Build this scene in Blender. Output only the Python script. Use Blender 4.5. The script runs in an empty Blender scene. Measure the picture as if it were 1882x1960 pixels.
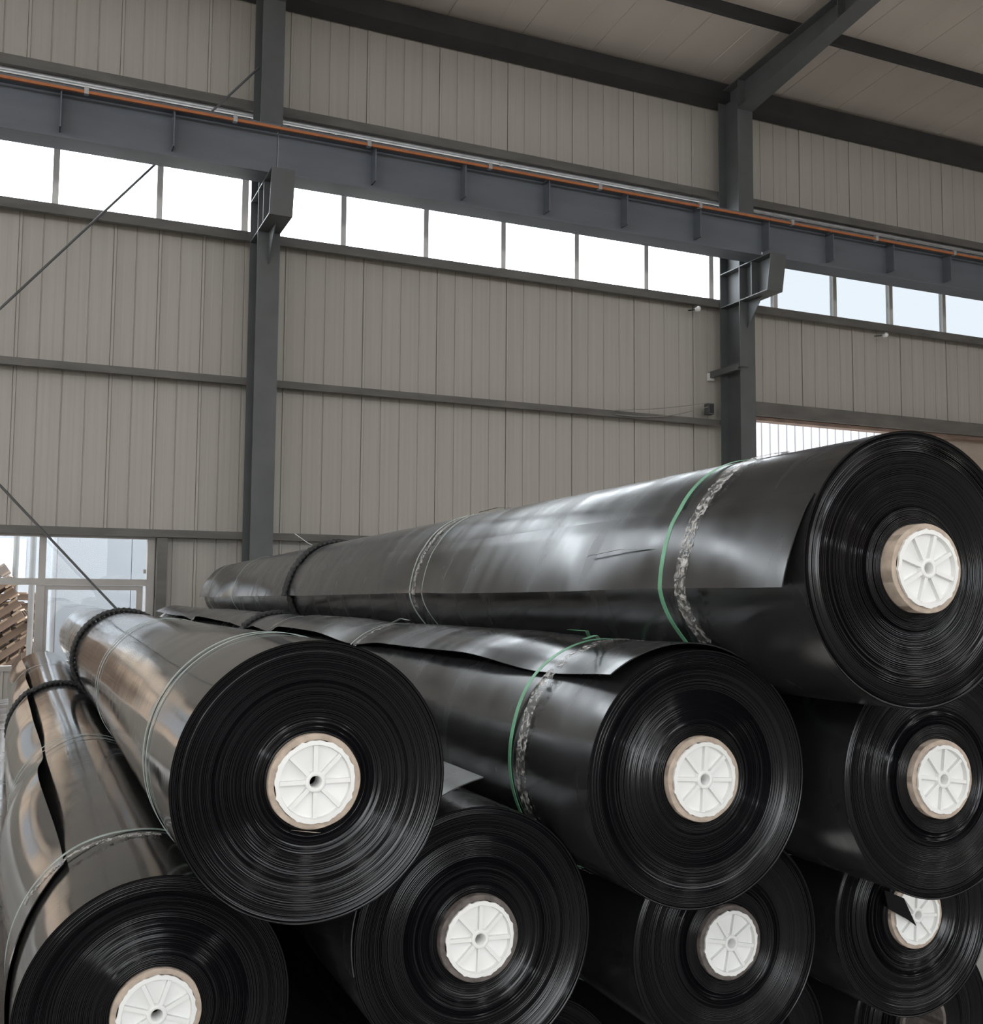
import bpy, bmesh, math, random
from mathutils import Matrix, Vector, noise

PI = math.pi
rnd = random.Random(7)
COL = bpy.context.scene.collection
SC = bpy.context.scene

# ------------------------------------------------------------------ camera
HC = 1.43                                   # eye height above the floor
YAW, PITCH, ROLL, FPX = math.radians(23.9126), math.radians(4.489), math.radians(-0.44024), 2026.97
fwd = Vector((math.sin(YAW) * math.cos(PITCH), math.cos(YAW) * math.cos(PITCH), math.sin(PITCH)))
right = fwd.cross(Vector((0, 0, 1))).normalized()
down = fwd.cross(right)
c_, s_ = math.cos(ROLL), math.sin(ROLL)
r2 = c_ * right + s_ * down
d2 = -s_ * right + c_ * down
cam_data = bpy.data.cameras.new('camera')
cam = bpy.data.objects.new('camera', cam_data)
COL.objects.link(cam)
M = Matrix.Identity(4)
for i in range(3):
    M[i][0], M[i][1], M[i][2] = r2[i], -d2[i], -fwd[i]
M[2][3] = HC
cam.matrix_world = M
cam_data.sensor_fit = 'HORIZONTAL'
cam_data.sensor_width = 36.0
cam_data.lens = FPX / 1882.0 * 36.0
cam_data.clip_start, cam_data.clip_end = 0.05, 2000
SC.camera = cam

# ------------------------------------------------------------------ sky, lights, exposure
world = bpy.data.worlds.new('world')
SC.world = world
world.use_nodes = True
bg = world.node_tree.nodes['Background']
bg.inputs[0].default_value = (0.93, 0.965, 1.0, 1)
bg.inputs[1].default_value = 8.0            # bright overcast sky
SC.view_settings.view_transform = 'Standard'
SC.view_settings.look = 'None'
SC.view_settings.gamma = 1.0
SC.view_settings.use_curve_mapping = False
SC.view_settings.exposure = 0.0
SC.cycles.max_bounces = 5
SC.cycles.caustics_reflective = False
SC.cycles.caustics_refractive = False
SC.cycles.use_adaptive_sampling = True
SC.cycles.adaptive_threshold = 0.04
SC.cycles.diffuse_bounces = 3
SC.cycles.glossy_bounces = 3
SC.cycles.transmission_bounces = 2
SC.cycles.transparent_max_bounces = 10


def area(name, loc, direction, sx, sy, radiance, color=(1, 1, 1), portal=False):
    """daylight of a skylight sheet, or (portal) a guide for sky light through an opening"""
    ld = bpy.data.lights.new(name, 'AREA')
    ld.shape = 'RECTANGLE'
    ld.size, ld.size_y = sx, sy
    ld.energy = radiance * PI * sx * sy
    ld.color = color
    ld.cycles.is_portal = portal
    o = bpy.data.objects.new(name, ld)
    COL.objects.link(o)
    o.location = loc
    o.rotation_euler = Vector(direction).to_track_quat('-Z', 'Y').to_euler()
    return o


DAY = (1.0, 0.985, 0.96)
area('portal_front_clerestory', (7.0, -9.1, 6.1), (0, 1, 0), 30, 1.0, 1, portal=True)
area('portal_left_clerestory', (-8.1, 1.0, 6.1), (1, 0, 0), 1.0, 20, 1, portal=True)
area('portal_front_door', (-0.5, -9.1, 2.0), (0, 1, 0), 5.4, 4.0, 1, portal=True)
area('portal_far_clerestory', (7.0, 11.4, 5.88), (0, -1, 0), 30, 1.3, 1, portal=True)
area('portal_yard_window', (-2.35, 11.4, 1.35), (0, -1, 0), 7.2, 1.3, 1, portal=True)
area('portal_doorway', (12.1, 11.4, 1.9), (0, -1, 0), 7.8, 3.8, 1, portal=True)
for sx_ in (-2.5, 3.5, 9.5, 15.5):
    area('daylight_skylight', (sx_, -4.2, 8.36), (0, 0.0, -1), 1.3, 7.0, 3.0, DAY)

# ------------------------------------------------------------------ materials
MATS = {}


def nt(m):
    m.use_nodes = True
    t = m.node_tree
    return t, t.nodes['Principled BSDF']


def mat(name, col, rough=0.5, metal=0.0, spec=0.5, var=0.0, vscale=(4, 4, 4), bump=0.0, bscale=(40, 40, 40),
        rvar=0.0, bdist=0.002):
    """principled material with procedural colour variation, roughness smudges and fine relief"""
    m = bpy.data.materials.new(name)
    t, p = nt(m)
    p.inputs['Base Color'].default_value = (*col, 1)
    p.inputs['Roughness'].default_value = rough
    p.inputs['Metallic'].default_value = metal
    p.inputs['Specular IOR Level'].default_value = spec
    tc = t.nodes.new('ShaderNodeTexCoord')

    def tex(scale, detail=4):
        mp = t.nodes.new('ShaderNodeMapping')
        mp.inputs['Scale'].default_value = scale
        t.links.new(tc.outputs['Object'], mp.inputs['Vector'])
        n = t.nodes.new('ShaderNodeTexNoise')
        n.inputs['Scale'].default_value = 1.0
        n.inputs['Detail'].default_value = detail
        t.links.new(mp.outputs[0], n.inputs['Vector'])
        return n.outputs['Fac']
    if var or rvar:
        f = tex(vscale)
        if var:
            mr = t.nodes.new('ShaderNodeMapRange')
            mr.inputs[1].default_value, mr.inputs[2].default_value = 0.3, 0.7
            mr.inputs[3].default_value, mr.inputs[4].default_value = 1 - var, 1 + var
            t.links.new(f, mr.inputs[0])
            mx = t.nodes.new('ShaderNodeVectorMath')
            mx.operation = 'SCALE'
            mx.inputs[0].default_value = col
            t.links.new(mr.outputs[0], mx.inputs['Scale'])
            t.links.new(mx.outputs[0], p.inputs['Base Color'])
        if rvar:
            mr = t.nodes.new('ShaderNodeMapRange')
            mr.inputs[1].default_value, mr.inputs[2].default_value = 0.35, 0.65
            mr.inputs[3].default_value, mr.inputs[4].default_value = max(0.02, rough - rvar), rough + rvar
            t.links.new(f, mr.inputs[0])
            t.links.new(mr.outputs[0], p.inputs['Roughness'])
    if bump:
        b = t.nodes.new('ShaderNodeBump')
        b.inputs['Strength'].default_value = bump
        b.inputs['Distance'].default_value = bdist
        t.links.new(tex(bscale, 3), b.inputs['Height'])
        t.links.new(b.outputs[0], p.inputs['Normal'])
    MATS[name] = m
    return m


mat('wall_sheet', (0.485, 0.455, 0.41), 0.5, var=0.06, vscale=(28, 28, 0.35), bump=0.12, bscale=(60, 60, 1))
mat('roof_sheet', (0.66, 0.595, 0.535), 0.55, var=0.05, vscale=(1.5, 0.4, 1))
mat('plain_wall', (0.56, 0.51, 0.44), 0.6, var=0.04)
mat('steel_paint', (0.105, 0.11, 0.112), 0.5, var=0.12, vscale=(3, 3, 3), bump=0.05)
mat('girt_steel', (0.14, 0.132, 0.12), 0.55, var=0.22, vscale=(2.2, 9, 9))
mat('beam_flare_grey', (0.15, 0.165, 0.19), 0.5, var=0.1, vscale=(1.2, 5, 5))  # blue cast of the lens flare mixed into the grey of the beam
mat('dark_steel', (0.035, 0.035, 0.038), 0.5, var=0.2)
mat('rusty_steel', (0.22, 0.15, 0.115), 0.6, var=0.25, vscale=(5, 12, 12))
mat('galvanised', (0.52, 0.53, 0.54), 0.38, metal=0.6, var=0.12, vscale=(8, 8, 8))
mat('orange_bar', (0.5, 0.17, 0.06), 0.5, var=0.15)
mat('aluminium', (0.72, 0.69, 0.65), 0.4, metal=0.0, var=0.06)  # lightened to carry the backlit glow of the high window frames
mat('aluminium_dull', (0.40, 0.375, 0.35), 0.45, metal=0.2, var=0.08)
mat('concrete', (0.42, 0.40, 0.375), 0.75, var=0.18, vscale=(1.5, 1.5, 1.5), bump=0.2)
mat('asphalt', (0.36, 0.325, 0.285), 0.9, var=0.15, vscale=(0.5, 0.5, 0.5))
mat('white_cladding', (0.37, 0.375, 0.395), 0.5, var=0.03, vscale=(9, 9, 0.3))
mat('pale_blue_cladding', (0.315, 0.345, 0.39), 0.45, var=0.03, vscale=(0.8, 0.8, 0.8))
mat('far_cladding', (0.19, 0.205, 0.22), 0.6, var=0.05)
mat('cladding_trim', (0.33, 0.31, 0.30), 0.5, var=0.1)
mat('beige_door', (0.42, 0.35, 0.29), 0.55, var=0.05)
mat('beige_render', (0.56, 0.45, 0.355), 0.8, var=0.06, vscale=(1, 1, 1))
mat('wood', (0.32, 0.235, 0.175), 0.75, var=0.3, vscale=(2, 14, 14))
mat('wood_dark', (0.12, 0.085, 0.065), 0.8, var=0.3, vscale=(2, 14, 14))
mat('sack', (0.55, 0.46, 0.36), 0.8, var=0.15, vscale=(12, 12, 12), bump=0.3)
mat('grey_pole', (0.19, 0.195, 0.20), 0.5, var=0.08)
mat('film_glossy', (0.034, 0.033, 0.032), 0.10, spec=1.0, rvar=0.03, vscale=(4, 9, 4), bump=0.05,
    bscale=(2.5, 45, 2.5), bdist=0.003)
mat('film_dusty', (0.027, 0.027, 0.029), 0.23, spec=1.0, rvar=0.06, vscale=(2.5, 9, 2.5), bump=0.05,
    bscale=(3, 12, 3), bdist=0.003)
mat('film_edge', (0.0052, 0.0052, 0.0064), 0.15, spec=0.30, rvar=0.04, vscale=(14, 5, 14))
mat('cardboard', (0.49, 0.40, 0.325), 0.8, var=0.16, vscale=(60, 60, 60), bump=0.3, bscale=(140, 140, 140))
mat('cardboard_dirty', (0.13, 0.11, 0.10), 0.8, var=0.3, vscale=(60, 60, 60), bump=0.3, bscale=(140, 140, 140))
mat('white_plastic', (0.88, 0.88, 0.86), 0.42, var=0.02, vscale=(20, 20, 20))
mat('green_strap', (0.20, 0.50, 0.30), 0.35, var=0.2, vscale=(20, 20, 20))
mat('pale_strap', (0.42, 0.50, 0.47), 0.3, var=0.25, vscale=(20, 20, 20))
mat('rope_black', (0.03, 0.03, 0.03), 0.6, var=0.5, vscale=(70, 70, 70), bump=0.5, bscale=(260, 260, 260))
mat('matte_black', (0.008, 0.008, 0.009), 0.7, spec=0.1)
mat('black_cable', (0.03, 0.03, 0.032), 0.5)
mat('grey_cable', (0.3, 0.29, 0.27), 0.6)
mat('hill_haze', (0.32, 0.345, 0.36), 0.9, var=0.08, vscale=(0.02, 0.02, 0.02))  # pale blue-grey with the haze of distance mixed in


def glass_mat(name, tint, rough=0.0):
    m = bpy.data.materials.new(name)
    m.use_nodes = True
    t = m.node_tree
    t.nodes.clear()
    out = t.nodes.new('ShaderNodeOutputMaterial')
    tr = t.nodes.new('ShaderNodeBsdfTransparent')
    tr.inputs[0].default_value = (*tint, 1)
    gl = t.nodes.new('ShaderNodeBsdfGlossy')
    gl.inputs['Roughness'].default_value = rough
    mx = t.nodes.new('ShaderNodeMixShader')
    mx.inputs[0].default_value = 0.01
    t.links.new(tr.outputs[0], mx.inputs[1])
    t.links.new(gl.outputs[0], mx.inputs[2])
    t.links.new(mx.outputs[0], out.inputs[0])
    MATS[name] = m
    return m


glass_mat('pane_glass', (0.93, 0.95, 0.96))
glass_mat('pane_glass_dimmed', (0.335, 0.345, 0.352), 0.05)  # dark tint put in to dim the sky behind the right window strip
# clear crumpled packing film: thin, shiny, half see-through
m = bpy.data.materials.new('clear_film')
t, p = nt(m)
p.inputs['Base Color'].default_value = (0.72, 0.70, 0.67, 1)
p.inputs['Roughness'].default_value = 0.12
p.inputs['Specular IOR Level'].default_value = 1.0
tcn = t.nodes.new('ShaderNodeTexCoord')
nz = t.nodes.new('ShaderNodeTexNoise')
nz.inputs['Scale'].default_value = 55
nz.inputs['Detail'].default_value = 5
nz.inputs['Distortion'].default_value = 1.2
t.links.new(tcn.outputs['Object'], nz.inputs['Vector'])
mr = t.nodes.new('ShaderNodeMapRange')
mr.inputs[1].default_value, mr.inputs[2].default_value = 0.47, 0.66
mr.inputs[3].default_value, mr.inputs[4].default_value = 0.05, 0.85
t.links.new(nz.outputs['Fac'], mr.inputs[0])
t.links.new(mr.outputs[0], p.inputs['Alpha'])
bp = t.nodes.new('ShaderNodeBump')
bp.inputs['Strength'].default_value = 0.8
bp.inputs['Distance'].default_value = 0.004
t.links.new(nz.outputs['Fac'], bp.inputs['Height'])
t.links.new(bp.outputs[0], p.inputs['Normal'])
MATS['clear_film'] = m

# ------------------------------------------------------------------ helpers


class MB:
    """collects shapes into one mesh"""

    def __init__(self):
        self.v, self.f = [], []

    def box(self, x0, x1, y0, y1, z0, z1):
        b = len(self.v)
        self.v += [(x0, y0, z0), (x1, y0, z0), (x1, y1, z0), (x0, y1, z0),
                   (x0, y0, z1), (x1, y0, z1), (x1, y1, z1), (x0, y1, z1)]
        self.f += [tuple(b + k for k in q) for q in
                   ((0, 3, 2, 1), (4, 5, 6, 7), (0, 1, 5, 4), (1, 2, 6, 5), (2, 3, 7, 6), (3, 0, 4, 7))]
        return self

    def prism(self, pts, axis, a0, a1):
        """polygon pts (u,v) extruded along axis from a0 to a1: axis x->(a,u,v) y->(u,a,v) z->(u,v,a)"""
        b = len(self.v)
        n = len(pts)
        for a in (a0, a1):
            for (u, w) in pts:
                self.v.append({'x': (a, u, w), 'y': (u, a, w), 'z': (u, w, a)}[axis])
        self.f.append(tuple(b + i for i in range(n))[::-1])
        self.f.append(tuple(b + n + i for i in range(n)))
        for i in range(n):
            j = (i + 1) % n
            self.f.append((b + i, b + j, b + n + j, b + n + i))
        return self

    def tube(self, pts, r, seg=8):
        b = len(self.v)
        pts = [Vector(q) for q in pts]
        for i, q in enumerate(pts):
            d = (pts[min(i + 1, len(pts) - 1)] - pts[max(i - 1, 0)]).normalized()
            ref = Vector((0, 0, 1)) if abs(d.z) < 0.9 else Vector((1, 0, 0))
            u = d.cross(ref).normalized()
            w = d.cross(u)
            for k in range(seg):
                a = 2 * PI * k / seg
                self.v.append(tuple(q + (u * math.cos(a) + w * math.sin(a)) * r))
        for i in range(len(pts) - 1):
            for k in range(seg):
                k2 = (k + 1) % seg
                self.f.append((b + i * seg + k, b + i * seg + k2, b + (i + 1) * seg + k2, b + (i + 1) * seg + k))
        self.f.append(tuple(b + k for k in range(seg))[::-1])
        e = b + (len(pts) - 1) * seg
        self.f.append(tuple(e + k for k in range(seg)))
        return self

    def lathe(self, prof, seg=64, wob=None):
        """profile (radius, y) revolved about local Y"""
        b = len(self.v)
        n = len(prof)
        for k in range(seg):
            a = 2 * PI * k / seg
            for i, (r, y) in enumerate(prof):
                if wob:
                    r, y = wob(i, r, y, a)
                self.v.append((r * math.cos(a), y, r * math.sin(a)))
        for k in range(seg):
            k2 = (k + 1) % seg
            for i in range(n - 1):
                self.f.append((b + k * n + i, b + k2 * n + i, b + k2 * n + i + 1, b + k * n + i + 1))
        return self

    def mesh(self, name, material, smooth=False):
        me = bpy.data.meshes.new(name)
        me.from_pydata(self.v, [], self.f)
        bm = bmesh.new()
        bm.from_mesh(me)
        bmesh.ops.recalc_face_normals(bm, faces=bm.faces)
        bm.to_mesh(me)
        bm.free()
        me.materials.append(MATS[material])
        if smooth:
            me.polygons.foreach_set('use_smooth', [True] * len(me.polygons))
            try:
                me.set_sharp_from_angle(angle=math.radians(50))
            except Exception:
                pass
        return me

    def build(self, name, material, parent=None, smooth=False, loc=None, rot=None):
        return link(name, self.mesh(name, material, smooth), parent, loc, rot)


def link(name, me, parent=None, loc=None, rot=None):
    o = bpy.data.objects.new(name, me)
    COL.objects.link(o)
    o.parent = parent
    if loc:
        o.location = loc
    if rot:
        o.rotation_euler = rot
    return o


def empty(name, loc=(0, 0, 0), rot=(0, 0, 0)):
    o = bpy.data.objects.new(name, None)
    COL.objects.link(o)
    o.empty_display_size = 0.1
    o.location = loc
    o.rotation_euler = rot
    return o


def tag(o, label=None, cat=None, group=None, kind=None):
    if label:
        o['label'] = label
    if cat:
        o['category'] = cat
    if group:
        o['group'] = group
    if kind:
        o['kind'] = kind
    return o


def B(*a):
    return MB().box(*a)


# ------------------------------------------------------------------ the hall
YW = 11.20          # inner face of the cladding of the far wall
YG = 11.02          # front of the girts
XL, XR = -8.0, 22.0
YF = -9.0           # wall behind the camera
tag(B(XL - .3, XR + .3, YF - .3, YW + .1, -0.15, 0.0).build('floor', 'concrete'), 'grey concrete hall floor', kind='structure')
tag(B(-60, 90, YW + .1, 140, -0.3, -0.05).build('ground_outside', 'asphalt'), 'grey yard ground outside the hall', kind='structure')
tag(B(-60, 90, -80, YF - .3, -0.3, -0.05).build('ground_front', 'asphalt'), 'grey yard ground in front of the hall', kind='structure')

# far wall: profiled sheets, each four flat strips wide with grooves between and a raised lap rib on one side
PW = 0.22


def sheet_mesh(n, z0, z1):
    """n strips wide, front faces -Y; strips separated by 12 mm grooves, raised lap at the left edge"""
    pr = [(0.0, 0.0), (0.0, -0.012), (0.022, -0.014), (0.030, -0.001)]
    for k in range(n):
        x = k * PW
        if k:
            pr += [(x - 0.008, 0.0), (x - 0.003, 0.010), (x + 0.003, 0.010), (x + 0.008, 0.0)]
        # faint stiffening bead in the middle of each strip
        pr += [(x + PW * .44, 0.0), (x + PW * .49, -0.0007), (x + PW * .53, -0.0007), (x + PW * .58, 0.0)]
    pr += [(n * PW - 0.007, 0.0), (n * PW - 0.004, 0.012), (n * PW, 0.012), (n * PW, 0.035), (0, 0.035)]
    return MB().prism(pr, 'z', z0, z1).mesh('wall_sheet', 'wall_sheet')


wall = empty('wall_back', (0, YW, 0))
tag(wall, 'grey profiled sheet wall at the far side of the hall', kind='structure')
ZS0, ZS1 = 5.24, 6.52      # clerestory strip
ZE = 8.12
full = sheet_mesh(4, 0, ZS0)
above_win = sheet_mesh(4, 2.02, ZS0)
below_win = sheet_mesh(4, 0, 0.70)
above_door = sheet_mesh(4, 3.86, ZS0)
upper = sheet_mesh(4, ZS1, ZE)
half_full = sheet_mesh(2, 0, ZS0)
half_above_win = sheet_mesh(2, 2.02, ZS0)
half_below_win = sheet_mesh(2, 0, 0.70)
half_above_door = sheet_mesh(2, 3.86, ZS0)
x = -0.14 - 9 * 0.88
while x < XR - .8:
    link('wall_sheet', upper, wall, (x, 0, 0))
    xc = x + .44
    if abs(xc - 1.18) < .1:          # yard window ends in the middle of this sheet
        link('wall_sheet', half_above_win, wall, (x, 0, 0))
        link('wall_sheet', half_below_win, wall, (x, 0, 0))
        link('wall_sheet', half_full, wall, (x + .44, 0, 0))
    elif abs(xc - 8.22) < .1:        # doorway starts in the middle of this one
        link('wall_sheet', half_full, wall, (x, 0, 0))
        link('wall_sheet', half_above_door, wall, (x + .44, 0, 0))
    elif -6 < xc < 1.0:
        link('wall_sheet', above_win, wall, (x, 0, 0))
        link('wall_sheet', below_win, wall, (x, 0, 0))
    elif xc < 8.1:
        link('wall_sheet', full, wall, (x, 0, 0))
    elif xc < 16:
        link('wall_sheet', above_door, wall, (x, 0, 0))
    else:
        link('wall_sheet', full, wall, (x, 0, 0))
    x += 0.88

# girts with horizontal webs: a lip towards the hall, seen between the columns


def girt(z, x0, x1, h, m, label, yf=YG):
    g = MB()
    g.prism([(yf, z - h), (yf, z), (YW, z), (YW, z - .004), (yf + .004, z - .004), (yf + .004, z - h)], 'x', x0, x1)
    g.prism([(yf + .004, z - h), (yf + .05, z - h), (yf + .05, z - h + .004), (yf + .004, z - h + .004)], 'x', x0, x1)
    return tag(g.build('wall_girt', m), label, 'girt', 'steel girts along the far wall')


girt(2.06, XL, 8.3, .075, 'girt_steel', 'lowest steel girt just above the yard window')
girt(3.675, XL, 8.3, .075, 'girt_steel', 'middle steel girt halfway up the sheet wall')
girt(5.235, XL, XR, .10, 'girt_steel', 'steel sill girt under the strip of high windows')
girt(6.66, XL, XR, .10, 'girt_steel', 'steel girt above the crane beam, over the high windows')
# door lintel and its rusty track
dl = empty('door_lintel', (12.1, YG, 3.78))
tag(dl, 'brown steel lintel over the large doorway on the right', 'lintel')
B(-3.8, 5, 0, .18, 0, .18).build('lintel_beam', 'girt_steel', dl)
B(-3.8, 5, .06, .22, -.05, -.005).build('door_track', 'rusty_steel', dl)
# eave strut
es = MB().prism([(10.88, 7.83), (10.88, 8.05), (10.90, 8.05), (10.90, 7.85), (11.05, 7.85), (11.05, 7.83)], 'x', XL, XR)
es.box(XL, XR, 11.05, 11.17, 7.83, 7.845)
tag(es.build('eave_strut', 'dark_steel'), 'dark steel eave strut where wall meets roof', 'strut')
# galvanised conduit running behind the columns just above the crane beam
pp = empty('conduit_pipe', (0, 11.07, 6.52))
tag(pp, 'light grey conduit pipe running behind the columns above the crane beam', 'pipe')
MB().tube([(XL, 0, 0), (XR, 0, 0)], 0.026, 10).build('pipe', 'galvanised', pp, True)
for k in range(14):
    MB().tube([(-5 + k * 2 - .02, 0, 0), (-5 + k * 2 + .02, 0, 0)], 0.031, 10).build('pipe_collar', 'galvanised', pp, True)

# clerestory windows: aluminium frame with 1 m panes
MULL = [0.17 + k for k in range(-8, 22)]


def clerestory(n, x0, x1, mulls, pane, label):
    w = empty('window_%d' % n, ((x0 + x1) / 2, YW + .02, ZS0))
    tag(w, label, kind='structure')
    ox = (x0 + x1) / 2
    B(x0 - ox, x1 - ox, -.01, .06, .0, .045).build('window_sill', 'aluminium', w)
    B(x0 - ox, x1 - ox, -.01, .06, 1.23, 1.28).build('window_head', 'aluminium', w)
    xs = [x0] + [q for q in mulls if x0 + .1 < q < x1 - .1] + [x1]
    for q in xs:
        wd = .03 if q not in (x0, x1) else .035
        mu = B(q - ox - wd, q - ox + wd, -.012, .06, .045, 1.23)
        mu.build('mullion', 'aluminium', w)
    for a, b in zip(xs[:-1], xs[1:]):
        B(a - ox + .025, b - ox - .025, .02, .026, .045, 1.23).build('pane', pane, w)


clerestory(1, -7.9, 2.05, MULL, 'pane_glass', 'high window strip left of the first column')
clerestory(2, 2.30, 8.08, [3.14, 4.12, 5.10, 6.09, 7.09], 'pane_glass', 'high window strip between the two columns')
clerestory(3, 8.28, 20.0, [9.12 + 1.02 * k for k in range(11)], 'pane_glass_dimmed', 'high window strip right of the second column')

# yard window, low on the left
w = empty('window_4', (0, YW, 0))
tag(w, 'low aluminium yard window with a transom on the left', kind='structure')
Z0, ZT, Z1 = 0.72, 1.53, 1.965
XA, XB = -5.9, 1.19
B(XA, XB + .04, -.03, .06, Z1, Z1 + .05).build('window_head', 'aluminium_dull', w)
B(XA, XB + .04, -.03, .06, Z0 - .05, Z0).build('window_sill', 'aluminium_dull', w)
B(XB - .03, XB + .04, -.035, .06, Z0, Z1).build('jamb', 'aluminium_dull', w)
B(XA - .04, XA + .03, -.035, .06, Z0, Z1).build('jamb', 'aluminium_dull', w)
B(XA + .03, XB - .03, -.03, .058, ZT - .035, ZT + .03).build('transom', 'aluminium_dull', w)
for xm in (0.19, -1.0, -2.2, -3.4, -4.6):
    B(xm - .035, xm + .03, -.02, .05, ZT + .03, Z1).build('mullion', 'aluminium_dull', w)
    B(xm - .05, xm + .03, -.02, .05, Z0, ZT - .035).build('mullion', 'aluminium_dull', w)
sash = B(.221, .25, .002, .04, Z0 + .04, ZT - .08)
sash.box(1.07, 1.13, .002, .04, Z0 + .04, ZT - .08).box(.221, 1.13, .002, .04, ZT - .08, ZT - .037).box(.221, 1.13, .002, .04, Z0, Z0 + .04)
so = sash.build('sliding_sash', 'aluminium_dull', w)
B(.25, 1.07, .015, .02, Z0 + .04, ZT - .08).build('pane', 'pane_glass', so)
for a, b in ((.22, 1.16), (-.97, .155), (-2.17, -1.04), (-3.37, -2.24), (-4.57, -3.44), (-5.87, -4.64)):
    B(a, b, .02, .026, ZT + .03, Z1).build('pane', 'pane_glass', w)
B(1.125, 1.15, -.055, -.035, 1.62, 1.66).build('catch', 'aluminium_dull', w)
# steel jamb post on the right of that window
tag(B(1.24, 1.34, 11.05, 11.19, 0, 1.98).build('window_post', 'girt_steel'), 'grey steel post beside the low yard window', 'post')

# door on the right: slid-open beige leaf
dd = empty('door_1', (13.4, YW + .05, 0))
tag(dd, 'beige sliding door leaf beyond the doorway on the right', kind='structure')
for k in range(6):
    B(-1.35 + k * .45, -1.35 + k * .45 + .44, 0, .05, .05, 3.76).build('door_board', 'beige_door', dd)

# unseen remaining shell of the hall, with the openings the daylight comes through
s = B(XL - .15, XL, YF, YW, 0, 5.6)
s.box(XL - .15, XL, YF, YW, 6.6, 9.2)
tag(s.build('wall_left', 'plain_wall'), 'beige left wall with high windows', kind='structure')
s = B(XL, -3.2, YF - .15, YF, 0, 5.6)
s.box(2.2, XR, YF - .15, YF, 0, 5.6).box(-3.2, 2.2, YF - .15, YF, 4.0, 5.6).box(XL, XR, YF - .15, YF, 6.6, 8.2)
tag(s.build('wall_front', 'plain_wall'), 'beige wall behind the camera with high windows', kind='structure')
tag(B(XR, XR + .15, YF, YW, 0, 9.2).build('wall_right', 'plain_wall'), 'beige far right wall', kind='structure')

# roof: sandwich panels running up the slope, seams every 0.95 m
KS = 0.08


def zroof(y):
    return 8.09 + KS * (10.95 - y)


YR = 1.0
roof = empty('ceiling')
tag(roof, 'pale grey roof panels of the hall', kind='structure')
ln = math.hypot(11.35 - YR, KS * (11.35 - YR))
pm = MB().prism([(0.006, 0.0), (0.000, 0.012), (0.0, .06), (.95, .06), (.95, 0.012), (.944, 0.0),
                 (.60, 0), (.59, .004), (.585, .004), (.575, 0)], 'y', 0, ln).mesh('roof_panel', 'roof_sheet')
ang = -math.atan(KS)
for k in range(33):
    xk = 5.20 - 14 * .95 + .95 * k
    link('roof_panel', pm, roof, (xk, YR, zroof(YR)), (ang, 0, 0))
# front slope with four skylight openings
SKY = (-2.5, 3.5, 9.5, 15.5)
edges = [XL]
for q in SKY:
    edges += [q - .7, q + .7]
edges.append(XR)
zr0, zr1 = zroof(YR), 8.12
for i in range(0, len(edges), 2):
    a, b = edges[i], edges[i + 1]
    MB().prism([(YF - .2, zr1), (YR, zr0), (YR, zr0 + .06), (YF - .2, zr1 + .06)], 'x', a, b).build('roof_panel', 'roof_sheet', roof)

for q in SKY:
    MB().prism([(YF - .2, zr1 + .06), (YR, zr0 + .06), (YR, zr0 + .07), (YF - .2, zr1 + .07)], 'x', q - .72, q + .72).build('skylight_sheet', 'white_plastic', roof)
# purlins under the roof panels
for k, yp in enumerate((9.55, 8.1, 6.65, 5.2)):
    z = zroof(yp) - .004
    g = MB().prism([(yp - .03, z - .14), (yp + .035, z - .14), (yp + .035, z - .135), (yp - .025, z - .135),
                    (yp - .025, z), (yp - .03, z)], 'x', XL, XR)
    tag(g.build('roof_purlin', 'dark_steel'), ['dark roof purlin nearest the far wall', 'dark roof purlin second from the far wall',
        'dark roof purlin third from the far wall', 'dark roof purlin fourth from the far wall'][k], 'purlin', 'roof purlins')

# ------------------------------------------------------------------ columns, brackets, rafters
YC = 10.588


def column(xc, label):
    c = empty('steel_column', (xc, YC, 0))
    tag(c, label, 'column', 'steel columns of the hall')
    H = 7.90
    hw = .115
    B(-hw, hw, 0, .012, 0, 7.598).build('front_flange', 'steel_paint', c)
    B(-hw, hw, .398, .41, 0, H).build('back_flange', 'steel_paint', c)
    B(-.005, .005, .012, .398, 0, 7.598).build('web', 'steel_paint', c)
    B(-.2, .2, -.06, .47, 0, .02).build('base_plate', 'steel_paint', c)
    zt, zb = 5.548, 5.115
    for z in (zt, zb):
        B(-hw + .002, -.005, .012, .398, z - .006, z + .006).build('web_stiffener', 'steel_paint', c)
        B(.005, hw - .002, .012, .398, z - .006, z + .006).build('web_stiffener', 'steel_paint', c)
    # crane bracket: top plate, web, mid stiffeners, slanting end plate, bottom plate and gusset
    br = MB().prism([(0, zb), (0, zt), (-.60, zt), (-.52, zb)], 'x', -.005, .005).build('bracket', 'steel_paint', c)
    B(-hw, hw, -.60, 0, zt - .006, zt + .006).build('top_plate', 'steel_paint', br)
    B(-hw, hw, -.52, 0, zb - .006, zb + .006).build('bottom_plate', 'steel_paint', br)
    MB().prism([(-.52, zb - .006), (-.60, zt), (-.612, zt), (-.532, zb - .006)], 'x', -hw, hw).build('end_plate', 'steel_paint', br)
    for sx in (-1, 1):
        B(min(sx * .005, sx * (hw - .003)), max(sx * .005, sx * (hw - .003)), -.235, -.223, zb + .006, zt - .006).build('stiffener', 'steel_paint', br)
    MB().prism([(0, zb - .006), (-.30, zb - .006), (0, zb - .34)], 'x', -.005, .005).build('gusset', 'steel_paint', br)
    return c


column(2.185, 'tall grey steel column on the left, between two window strips')
col2 = column(8.170, 'tall grey steel column on the right, meeting the sloping rafter')


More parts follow.
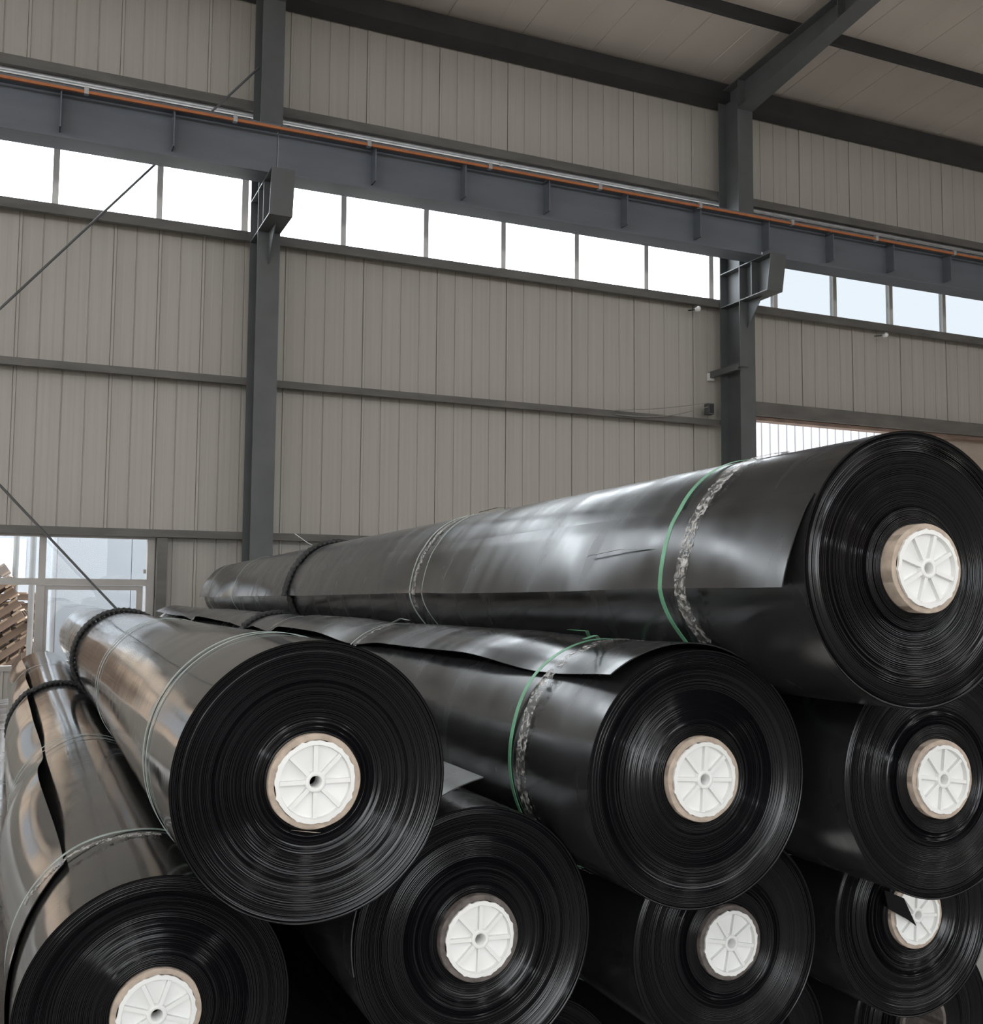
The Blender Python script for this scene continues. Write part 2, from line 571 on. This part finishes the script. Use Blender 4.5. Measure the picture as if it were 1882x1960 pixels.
def rafter(xc, label):
    r = empty('roof_rafter', (xc, YC, 6.17 + HC))
    tag(r, label, 'rafter', 'roof rafters')
    # side outline (y from the column face towards the ridge)
    y1 = YR - YC

    def zt(y):
        return zroof(YC + y) - .15 - (6.17 + HC)

    def zb(y):
        return -.138 * y if y > -3.2 else .4416 - .08 * (y + 3.2)
    ys = [.395, .0, -3.2, y1]
    top = [(y, zt(y)) for y in ys]
    bot = [(y, zb(min(y, 0))) for y in ys]
    MB().prism(bot + top[::-1], 'x', -.005, .005).build('web', 'steel_paint', r)
    for nm, line, sg in (('bottom_flange', bot[1:], -1), ('top_flange', top, 1)):
        g = MB()
        for (a, b) in zip(line[:-1], line[1:]):
            g.prism([a, b, (b[0], b[1] + sg * .012), (a[0], a[1] + sg * .012)], 'x', -.115, .115)
        g.build(nm, 'steel_paint', r)
    for y in (.0, -1.8):
        B(-.112, .112, y - .006, y + .006, zb(min(y, 0)), zt(y)).build('stiffener', 'steel_paint', r)
    return r


rafter(2.185, 'grey steel rafter above the left column')
rafter(8.170, 'grey tapered steel rafter rising from the right column')

# ------------------------------------------------------------------ crane runway
ZB = 5.556
YB = 10.29


def crane_beam(x0, x1, label):
    o = empty('crane_beam', ((x0 + x1) / 2, YB, ZB))
    tag(o, label, 'crane beam', 'crane runway beams')
    h = (x1 - x0) / 2 - .006
    H = .49
    B(-h, h, -.15, .15, 0, .014).build('bottom_flange', 'beam_flare_grey', o)
    B(-h, h, -.165, .165, H - .016, H).build('top_flange', 'beam_flare_grey', o)
    B(-h, h, -.005, .005, .014, H - .016).build('web', 'beam_flare_grey', o)
    k = math.ceil(x0 - .17)
    st = B(-.006, .006, -.147, -.005, .10, H - .016).mesh('stiffener', 'beam_flare_grey')
    while .17 + k < x1 - .1:
        link('stiffener', st, o, (.17 + k - (x0 + x1) / 2, 0, 0))
        k += 1
    B(-h, h, -.03, .03, H, H + .05).build('crane_rail', 'dark_steel', o)


crane_beam(-3.8, 2.185, 'flare-tinted grey crane beam left of the first column')
crane_beam(2.185, 8.17, 'flare-tinted grey crane beam spanning between the two columns')
crane_beam(8.17, 14.15, 'flare-tinted grey crane beam right of the second column')
cr = empty('conductor_rail', (0, 10.10, 6.00))
tag(cr, 'orange conductor rail clipped along the crane beam', 'conductor rail')
xk = 1.73 - 1.35 * 4
for k in range(13):
    B(xk + .02, xk + 1.33, -.012, .012, -.012, .014).build('bar', 'orange_bar', cr)
    B(xk - .02, xk + .02, -.02, .03, -.02, .045).build('clip', 'galvanised', cr)
    xk += 1.35

# ------------------------------------------------------------------ bracing rods and small fittings
tag(MB().tube([(-3.55, 10.80, .10), (2.08, 10.80, 6.93)], 0.012).build('brace_rod', 'steel_paint', None, True),
    'thin steel brace rod rising across the left window strip', 'rod', 'wall brace rods')
tag(MB().tube([(-3.6, 10.84, 6.06), (2.02, 10.84, .02)], 0.012).build('brace_rod', 'steel_paint', None, True),
    'thin steel brace rod slanting down across the yard window', 'rod', 'wall brace rods')
ba = empty('cable_arm', (8.02, 10.55, 4.23))
tag(ba, 'short steel angle arm with white end beside the right column', 'bracket')
MB().prism([(-.03, 0), (-.03, .08), (-.024, .08), (-.024, .006), (.03, .006), (.03, 0)], 'y', 0, .62).build('angle', 'steel_paint', ba)
B(-.035, .035, .58, .64, -.03, .07).build('end_cap', 'white_plastic', ba)
B(-.03, .12, -.02, -.0, .04, .05).build('tab', 'steel_paint', ba)
jb = empty('junction_box', (7.90, 11.0, 3.80))
tag(jb, 'small dark junction box on the wall left of the right column', 'box')
B(-.04, .04, -.02, .08, -.07, .07).build('housing', 'steel_paint', jb)
B(-.03, .03, -.026, -.02, -.055, .055).build('cover', 'dark_steel', jb)
for k, (dz, label) in enumerate(((0.0, 'upper thin cable sagging from the junction box'), (-.05, 'lower thin cable sagging from the junction box'))):
    pts = []
    for i in range(13):
        u = i / 12
        pts.append((7.85 - 1.35 * u, 10.98, 3.87 - .2 * u + dz - .05 * math.sin(PI * u) * (k + .4)))
    tag(MB().tube(pts, .006, 6).build('hanging_cable', 'grey_cable', None, True), label, 'cable', 'cables by the junction box')
for xk, label in ((7.68, 'small white knob under the sill left of the right column'),
                  (10.78, 'small white knob under the sill right of the right column')):
    k = empty('white_knob', (xk, 10.95, 5.05))  # plain white knobs standing in for two small bright spots
    tag(k, label, 'insulator', 'white knobs')
    MB().lathe([(0, -.05), (.02, -.045), (.034, -.02), (.02, 0), (.03, .02), (.02, .035)], 16).build('knob', 'white_plastic', k, True)
    MB().tube([(0, .03, 0), (0, .2, .03)], .008, 6).build('pin', 'dark_steel', k)

# ------------------------------------------------------------------ outside
nb = empty('neighbour_building', (12, 17.0, 0))
tag(nb, 'white ribbed building seen through the right doorway', 'building')
rib = MB().prism([(0, 0), (.165, 0), (.175, .03), (.195, .03), (.205, 0), (.21, .0), (.21, .05), (0, .05)], 'z', 0, 6.0).mesh('wall_rib_sheet', 'white_cladding')
for k in range(66):
    link('wall_rib_sheet', rib, nb, (-4 + k * .21, 0, 0))
B(-4.1, 10, .05, 5, 0, 6.0).build('wall_body', 'white_cladding', nb)
B(-4.2, 10.1, -.15, 5, 6.0, 6.15).build('roof_edge', 'cladding_trim', nb)

pb = empty('pale_blue_shed', (2.6, 16.2, 0))
tag(pb, 'pale blue smooth walled shed seen through the yard window', 'building')
for k in range(5):
    B(-2.13 + k * 1.0, -2.13 + k * 1.0 + .992, 0, .05, 0, 3.4).build('wall_panel', 'pale_blue_cladding', pb)
B(-2.14, 3.0, .05, 3, 0, 3.4).build('wall_body', 'pale_blue_cladding', pb)
B(-2.3, 3.1, -.2, 3.1, 3.4, 3.5).build('roof_slab', 'cladding_trim', pb)

fb = empty('distant_shed', (-2.5, 28, 0))
tag(fb, 'distant pale shed behind the timber pile', 'building')
B(-7, 3.4, 0, 6, 0, 4.6).build('wall_body', 'far_cladding', fb)
for k in range(6):
    B(-6.5 + k * 1.6, -5.4 + k * 1.6, -.03, 0, 1.7, 2.7).build('window', 'pale_blue_cladding', fb)
B(-7.2, 3.6, -.3, 6.2, 4.6, 4.75).build('roof_slab', 'cladding_trim', fb)


bw = empty('beige_workshop', (-5.2, 15.2, 0))
tag(bw, 'sunlit beige rendered workshop across the yard, mirrored in the glossy rolls', 'building')
B(-5.5, 4.75, 0, 4, 0, 2.7).build('wall_body', 'beige_render', bw)
B(-5.7, 4.8, -.3, 4.2, 2.7, 2.85).build('roof_slab', 'cladding_trim', bw)
for k in range(4):
    B(-4.8 + k * 2.4, -3.6 + k * 2.4, -.04, 0, .9, 2.0).build('window', 'pale_blue_cladding', bw)


def pallet_meshes():
    out = []
    for k in range(7):
        out.append(('top_slat', B(k * .16, k * .16 + .10, 0, 1.2, .10, .122)))
    for k in range(3):
        out.append(('bearer', B(0, 1.06, k * .55, k * .55 + .09, .022, .10)))
    for k in range(3):
        out.append(('bottom_slat', B(k * .48, k * .48 + .10, 0, 1.2, 0, .022)))
    return [(n, q.mesh(n, 'wood' if n != 'bearer' else 'wood_dark')) for n, q in out]


PM = pallet_meshes()
PLAB = ['lowest wooden pallet of the leaning pile beyond the yard window', 'second wooden pallet up in the leaning pile',
        'third wooden pallet up in the leaning pile', 'fourth wooden pallet up in the leaning pile',
        'fifth wooden pallet up in the leaning pile', 'sixth wooden pallet up in the leaning pile',
        'seventh wooden pallet up in the leaning pile', 'top wooden pallet of the leaning pile']
for i in range(8):
    e = empty('timber_pallet', (-.66 - i * .045, 13.2 + .02 * (i % 3), .12 + i * .132), (0, math.radians(-35), math.radians(rnd.uniform(-3, 3))))
    tag(e, PLAB[i], 'pallet', 'leaning wooden pallets')
    for n, me in PM:
        link(n, me, e)
ORD = ('first', 'second', 'third', 'fourth', 'fifth', 'sixth', 'seventh', 'eighth', 'ninth', 'tenth', 'eleventh', 'twelfth')
for i in range(12):
    e = empty('timber_pallet', (-.83 + rnd.uniform(-.02, .02), 14.6, -.05 + i * .1225), (0, 0, math.radians(rnd.uniform(-3, 3))))
    tag(e, 'flat wooden pallet in the upright yard stack, %s from the ground' % ORD[i], 'pallet', 'flat stacked wooden pallets')
    for n, me in PM:
        link(n, me, e)
for i, (xp, label) in enumerate(((-.02, 'left grey pole standing in the yard by the pallets'), (.16, 'right grey pole standing in the yard by the pallets'))):
    g = MB().tube([(0, 0, 0), (0, 0, 3.2)], .035, 10)
    e = empty('yard_pole', (xp - .04, 14.1 - .9 * i, 0))
    tag(e, label, 'pole', 'grey yard poles')
    g.build('shaft', 'grey_pole', e, True)
    B(-.08, .08, -.08, .08, 0, .012).build('foot_plate', 'grey_pole', e)

# hill with haze put into its colour, far behind the right windows
hv = MB()
n = 40
for j, (dy, kz) in enumerate(((0, 0), (60, .55), (120, 1.0), (200, 0.2))):
    for i in range(n + 1):
        xx = 230 + i * 14
        prof = 100 * math.exp(-((xx - 470) / 150.0) ** 2) + 14 * noise.noise((xx * .02, j * .7, 0))
        hv.v.append((xx, 330 + dy, max(0, prof) * kz - .3))
for j in range(3):
    for i in range(n):
        a = j * (n + 1) + i
        hv.f.append((a, a + 1, a + n + 2, a + n + 1))
tag(hv.build('distant_hill', 'hill_haze', None, True), 'hazy hill far behind the right window strip', 'hill')

# ------------------------------------------------------------------ the rolls
R_CORE_O, R_CORE_I = 0.0815, 0.0705


def edge_mesh(R, seed):
    """wound layers seen end-on: every layer a rounded ridge, layers shifted a little along the axis"""
    g = random.Random(seed)
    prof = []
    r = R_CORE_O + .0008
    off = 0.004
    lean = 0.0
    while r < R - .0062:
        pitch = g.choice((.0018, .0022, .0026, .0026, .0032, .0040))
        off += g.gauss(0, .00035) + (.0045 - off) * .05
        if g.random() < .08:
            off += g.gauss(0, .0014)
            lean = g.gauss(0, .0005)
        off = min(.012, max(.0, off))
        dp = g.uniform(.0005, .0013)
        w = pitch
        prof += [(r, off + dp), (r + w * .22, off + dp * .15 + lean), (r + w * .5, off), (r + w * .78, off + dp * .12 - lean), (r + w * .97, off + dp * .9)]
        r += pitch
    prof += [(r + .0003, .0065), (r + .0012, .0042), (R - .0016, .0038), (R - .0008, .003)]
    ph = g.random() * 6

    def wob(i, rr, y, a):
        return rr, y + .0006 * math.sin(a + ph) + .00025 * math.sin(3 * a + rr * 30)
    return MB().lathe(prof, 144, wob).mesh('sheet_edges', 'film_edge', True)


EDGE = {}


def plug_meshes():
    g = random.Random(3)
    jag = [g.uniform(-.0012, .0010) for _ in range(72)]
    nub = {k: .0018 for k in (4, 13, 22, 31, 40, 49, 58, 67)}

    def wob(i, r, y, a):
        k = int(round(a / (2 * PI) * 72)) % 72
        if i <= 1:
            r = r + jag[k] + nub.get(k, 0) * .8
        return r, y
    rim = MB().lathe([(.0705, .0005), (.0705, -.0045), (.0630, -.005), (.0615, .0045), (.016, .0045), (.0105, .009), (.0105, .04)], 72, wob)
    spoke = MB().prism([(.0150, -.0038), (.0622, -.0038), (.0622, -.0030), (.0622, .0072), (.0150, .0072)], 'z', -.0036, .0036)
    # prism along z gives (u,v,a) = (x,y,z): radial x, axial y, width z
    hub = MB().lathe([(.0190, .0075), (.0180, -.0045), (.0170, -.0055), (.0115, -.0055), (.0105, -.0045), (.0105, .03)], 40)
    return rim.mesh('plug_disc', 'white_plastic', True), spoke.mesh('spoke', 'white_plastic'), hub.mesh('hub', 'white_plastic', True)


PLUG, SPOKE, HUB = plug_meshes()
L_ROLL = 8.0


def smooth(u):
    u = max(0.0, min(1.0, u))
    return u * u * (3 - 2 * u)


def sheet_roll(label, near, slope, R, seed, film, plug_rot=0.0, proud=.008, dirty=False, straps=(), sling=None,
               tapes=(), flap=None, plugged=True, length=L_ROLL):
    e = empty('sheet_roll', (near[0], near[1], near[2] + HC))
    d = Vector((slope[0], 1.0, slope[1])).normalized()
    e.rotation_mode = 'QUATERNION'
    xax = Vector((0, 0, 1)).cross(d) * -1
    xax.normalize()
    zax = xax.cross(d)
    rm = Matrix((xax, d, zax)).transposed()
    e.rotation_quaternion = rm.to_quaternion()
    tag(e, label, 'sheet roll', 'stacked rolls of black plastic sheet')
    g = random.Random(seed)
    # --- flap geometry
    if flap:
        tr, tf = math.radians(flap['root']), math.radians(flap['free'])
        pins = [s for s, *_ in straps] + ([sling] if sling else [])

        def lift(s):
            q = flap['lift'] * (1 + .25 * math.sin(s * 2.3 + seed))
            if s < .3 and 'front' in flap:
                q = flap['front']
            m = 1.0
            for i, p in enumerate(pins):
                m = min(m, flap.get('pin', .10) + (1 - flap.get('pin', .10)) * smooth(abs(s - p) / flap.get('ease', .30)))
            return q * m

        def flap_r(th, s):
            u = (th - tr) / (tf - tr)
            if 0 <= u <= 1:
                return .0035 * min(1, u * 5) + lift(s) * u ** flap.get('pow', 1.7)
            return 0.0
    else:
        def flap_r(th, s):
            return 0.0
    # --- wound body
    ns, na = 72, 112
    b = MB()
    for j in range(ns + 1):
        s = .003 + (length - .003) * (j / ns) ** 1.25
        for k in range(na):
            a = 2 * PI * k / na
            dent = .0022 * noise.noise((math.cos(a) * 1.6 + seed, math.sin(a) * 1.6, s * .9)) + .0010 * noise.noise((a * 2, s * 3.1, seed))
            if j <= 1:
                dent = 0
            b.v.append(((R + dent) * math.cos(a), s, (R + dent) * math.sin(a)))
    for j in range(ns):
        for k in range(na):
            k2 = (k + 1) % na
            b.f.append((j * na + k, j * na + k2, (j + 1) * na + k2, (j + 1) * na + k))
    b.f.append(tuple(ns * na + k for k in range(na)))
    b.build('wound_sheet', film, e, True)
    key = (R, seed % 2)
    if key not in EDGE:
        EDGE[key] = edge_mesh(R, int(R * 1000) + seed % 2)
    ed = link('sheet_edges', EDGE[key], e, None, (0, g.uniform(0, 6), 0))
    ed['kind'] = 'stuff'
    # --- cardboard core and its white end plug
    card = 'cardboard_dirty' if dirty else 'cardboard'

    def cw(i, r, y, a):
        return r + .0004 * math.sin(a * 7 + i + seed) + .0005 * math.sin(a * 3 + seed), y
    MB().lathe([(R_CORE_I, .35), (R_CORE_I, -proud + .001), (R_CORE_I + .001, -proud), (R_CORE_O - .001, -proud),
                (R_CORE_O, -proud + .001), (R_CORE_O, .05)], 72, cw).build('core_tube', card, e, True)
    if not plugged:
        return e
    pl = link('core_plug', PLUG, e, (0, -proud, 0), (0, math.radians(plug_rot), 0))
    link('hub', HUB, pl)
    for k in range(8):
        link('spoke', SPOKE, pl, None, (0, k * PI / 4, 0))
    # --- loose end of the outer wrap
    if flap:
        nu, nsf = 22, 110
        f = MB()
        s0, s1 = flap.get('s0', .01), flap.get('s1', length + .02)
        cut = flap.get('cut', 0.0)
        top, bot = [], []
        for side, off in ((top, .0022), (bot, 0.0)):
            for j in range(nsf + 1):
                for i in range(nu + 1):
                    u = i / nu
                    sa = s0 + cut * u ** flap.get('cutpow', 1.0)
                    s = sa + (s1 - sa) * (j / nsf) ** 1.2
                    th = tr + (tf - tr) * u + flap.get('wave', 0.0) * u * math.sin(s * 1.9 + seed)
                    uu = tr + (tf - tr) * u
                    rr = R + .0012 + flap_r(uu, s) + off
                    side.append((rr * math.cos(th), s, rr * math.sin(th)))
        f.v = top + bot
        N = len(top)
        w = nu + 1
        for j in range(nsf):
            for i in range(nu):
                q = (j * w + i, j * w + i + 1, (j + 1) * w + i + 1, (j + 1) * w + i)
                f.f.append(q)
                f.f.append(tuple(N + t_ for t_ in q[::-1]))
        ring = [i for i in range(w)] + [j * w + nu for j in range(1, nsf + 1)] + \
               [nsf * w + i for i in range(nu - 1, -1, -1)] + [j * w for j in range(nsf - 1, 0, -1)]
        for a, c in zip(ring, ring[1:] + ring[:1]):
            f.f.append((a, c, N + c, N + a))
        f.build('loose_sheet_end', film, e, True)

    # --- straps, tape, sling
    def band(name, s0, width, m, th0=0.0, th1=2 * PI, base=.0030, thick=.0011, tilt=0.0, crumple=0.0, nseg=150):
        q = MB()
        closed = th1 - th0 > 6.28
        nn = nseg if closed else nseg + 1
        for k in range(nn):
            a = th0 + (th1 - th0) * k / nseg
            aa = a % (2 * PI)
            fr = flap_r(aa, s0)
            if flap:       # the band bridges smoothly from the lifted sheet edge back to the body
                past = (aa - tf) * (1 if tf > tr else -1)
                if 0 < past < .6:
                    fr = (.0035 + lift(s0)) * (1 - smooth(past / .6))
            rr = R + base + fr
            sm = s0 + tilt * math.sin(a + 1.0)
            for jj, (dw, dr) in enumerate(((-.5, 0), (.5, 0), (.5, 1), (-.5, 1))):
                cr = g.uniform(-1, 1) * crumple if crumple else 0
                cz = g.uniform(-1, 1) * crumple * 1.6 if crumple else 0
                r_ = rr + dr * thick + abs(cr)
                q.v.append((r_ * math.cos(a), sm + dw * width + cz, r_ * math.sin(a)))
        for k in range(nseg if not closed else nn):
            k2 = (k + 1) % nn
            for jj in range(4):
                j2 = (jj + 1) % 4
                q.f.append((k * 4 + jj, k * 4 + j2, k2 * 4 + j2, k2 * 4 + jj))
        return q.build(name, m, e, crumple == 0)
    for (s, wd, m, tilt) in straps:
        band('strap', s, wd, m, tilt=tilt)
    for (s, wd, t0, t1) in tapes:
        band('film_tape', s, wd, 'clear_film', math.radians(t0), math.radians(t1), base=.0028, thick=.0014, crumple=.0022, nseg=120)
    if sling:
        for kk, ds in enumerate((0.0, .034)):
            q = MB()
            nn, sg = 260, 9
            for k in range(nn):
                a = 2 * PI * k / nn
                rr = R + .013 + flap_r(a, sling)
                for jj in range(sg):
                    b_ = 2 * PI * jj / sg
                    rad = .0125 * (1 + .20 * math.cos(3 * b_ + a * 60))
                    r_ = rr + rad * math.cos(b_)
                    q.v.append((r_ * math.cos(a), sling + ds + .010 * math.sin(a * 2 + kk) + rad * 1.15 * math.sin(b_), r_ * math.sin(a)))
            for k in range(nn):
                k2 = (k + 1) % nn
                for jj in range(sg):
                    j2 = (jj + 1) % sg
                    q.f.append((k * sg + jj, k * sg + j2, k2 * sg + j2, k2 * sg + jj))
            q.build('lifting_rope', 'rope_black', e, True)
    return e


def tail(e, pts, width, m, name='strap_tail'):
    """free end of a strap: a thin ribbon through local points"""
    q = MB()
    pts = [Vector(p_) for p_ in pts]
    for i, p_ in enumerate(pts):
        d = (pts[min(i + 1, len(pts) - 1)] - pts[max(i - 1, 0)]).normalized()
        side = d.cross(Vector((0, 0, 1)))
        side = side.normalized() if side.length > 1e-4 else Vector((1, 0, 0))
        up = Vector((0, 0, .001))
        for w_ in (side * width / 2, -side * width / 2):
            q.v.append(tuple(p_ + w_))
        for w_ in (-side * width / 2, side * width / 2):
            q.v.append(tuple(p_ + w_ + up))
    for i in range(len(pts) - 1):
        for j in range(4):
            j2 = (j + 1) % 4
            q.f.append((i * 4 + j, i * 4 + j2, i * 4 + 4 + j2, i * 4 + 4 + j))
    return q.build(name, m, e)


GS, PS = 'green_strap', 'pale_strap'
# tier heights and places come from the pile itself: each roll lies in the hollow of the two below it
A = sheet_roll('topmost black roll with cardboard core sticking out, alone on the pile', (1.500, 1.456, .054), (.0277, -.0066), .255, 11, 'film_dusty',
               plug_rot=18, proud=.022,
               straps=((.46, .015, GS, .02), (2.16, .012, PS, .012), (2.02, .006, PS, .012), (6.3, .012, PS, .01), (7.6, .012, PS, .0)), sling=4.3,
               tapes=((.36, .040, 40, 215), (2.10, .03, 60, 200)),
               flap=dict(root=149, free=187, lift=.047, front=.036, s0=.012, ease=.42, pow=2.0, pin=.42))
Bq = sheet_roll('glossy black roll at the left end of the second tier', (.480, 1.836, -.3245), (.0105, -.0066), .243, 22, 'film_glossy', plug_rot=0, proud=.008,
                straps=((.42, .012, PS, .01), (.36, .006, PS, .01), (2.1, .012, PS, .012), (2.2, .006, PS, .012), (6.1, .010, PS, .01), (7.7, .012, PS, .0)), sling=4.3)
Cq = sheet_roll('black roll in the middle of the second tier with lifted top sheet and green strap', (1.221, 1.740, -.351), (.0115, -.0038), .248, 33, 'film_dusty', plug_rot=4, proud=.008,
                straps=((.36, .014, GS, .015), (1.85, .012, PS, .012), (3.3, .012, PS, .01), (5.9, .012, PS, .01)), sling=3.9,
                tapes=((.29, .040, 50, 250), (1.78, .03, 50, 200)),
                flap=dict(root=60, free=134, lift=.040, front=.030, s0=.01, cut=.0, ease=.42))
Dq = sheet_roll('black roll at the right end of the second tier beneath the topmost roll', (1.781, 1.685, -.377), (.0277, -.0066), .248, 44, 'film_dusty', plug_rot=8, proud=.010,
                straps=((.45, .012, PS, .01), (2.1, .012, PS, .01)))
Eq = sheet_roll('black roll at the lower left whose outer sheet peels open along its left side', (.260, 2.094, -.774), (-.0068, .0010), .248, 55, 'film_glossy', plug_rot=20, proud=.004,
                straps=((.40, .013, PS, .015), (2.1, .012, PS, .012), (2.0, .006, PS, .012), (6.2, .012, PS, .01)), sling=4.4,
                tapes=((.35, .02, 80, 150),),
                flap=dict(root=232, free=126, lift=.050, front=.03, s0=.0, ease=.8, pow=1.6, cut=.33, cutpow=1.3))
Fq = sheet_roll('third-tier black roll with a torn sheet corner pointing up', (.834, 1.932, -.659), (.012, -.0066), .247, 66, 'film_dusty', plug_rot=2, proud=.010, dirty=True,
                straps=((.9, .012, PS, .01),),
                flap=dict(root=190, free=88, lift=.012, front=.050, s0=.0, ease=.55, pow=2.6, s1=3.0))
Gq = sheet_roll('third-tier black roll whose plug top hides behind the middle roll', (1.487, 2.019, -.773), (.012, -.0038), .247, 77, 'film_dusty', plug_rot=12, proud=.006, dirty=True,
                straps=((.5, .012, PS, .01),))
Hq = sheet_roll('third-tier black roll at far right with a black sheet sliver across its plug', (2.071, 2.046, -.785), (.0277, -.0066), .247, 88, 'film_dusty', plug_rot=5, proud=.006,
                straps=((.5, .012, PS, .01),))
for i, (xb, lab) in enumerate(((-.03, 'bottom-tier black roll on the floor at the left end'), (.56, 'bottom-tier black roll on the floor, second from the left'),
                               (1.13, 'bottom-tier black roll on the floor, third from the left'), (1.78, 'bottom-tier black roll on the floor, second from the right'),
                               (2.35, 'bottom-tier black roll on the floor at the right end'))):
    sheet_roll(lab, (xb, 2.30 + .03 * (i % 2), -1.183), (.01 if i else -.004, 0.0), .247, 90 + i, 'film_dusty', plug_rot=10 * i, proud=.004, dirty=True, plugged=False)

# strap ends and wires that stick out
tail(Cq, [(-.06, .30, .259), (-.10, .24, .268), (-.15, .20, .262)], .008, GS)
tail(Cq, [(-.05, .36, .259), (-.10, .28, .276), (-.16, .25, .280)], .008, GS)
tail(Cq, [(-.03, 1.85, .258), (-.05, 1.70, .275), (-.07, 1.55, .272)], .010, PS)
tail(A, [(-.258, .46, .05), (-.275, .62, .055), (-.283, .76, .045)], .004, PS)
tail(A, [(-.03, 2.1, .262), (.0, 2.0, .272), (.03, 1.9, .264)], .005, 'black_cable', 'wire_end')
tail(Bq, [(.02, 7.72, .254), (-.10, 7.74, .262), (-.17, 7.76, .245), (-.25, 7.78, .262)], .008, 'black_cable', 'wire_end')
tail(A, [(.05, 5.0, .26), (-.0, 5.1, .30), (-.06, 5.2, .36)], .008, PS)
# sliver of torn sheet hanging across the plug of the right third-tier roll
q = MB().prism([(-.115, .075), (-.055, .050), (-.018, -.020), (-.045, -.002), (-.105, .030)], 'y', -.022, -.020)
q.build('torn_sliver', 'matte_black', Hq)
# torn lip of the cardboard core
q = MB().prism([(-.04, -.079), (.0, -.0865), (.012, -.0875), (-.02, -.082)], 'y', -.009, -.0075)
q.build('torn_paper_lip', 'cardboard', Bq)
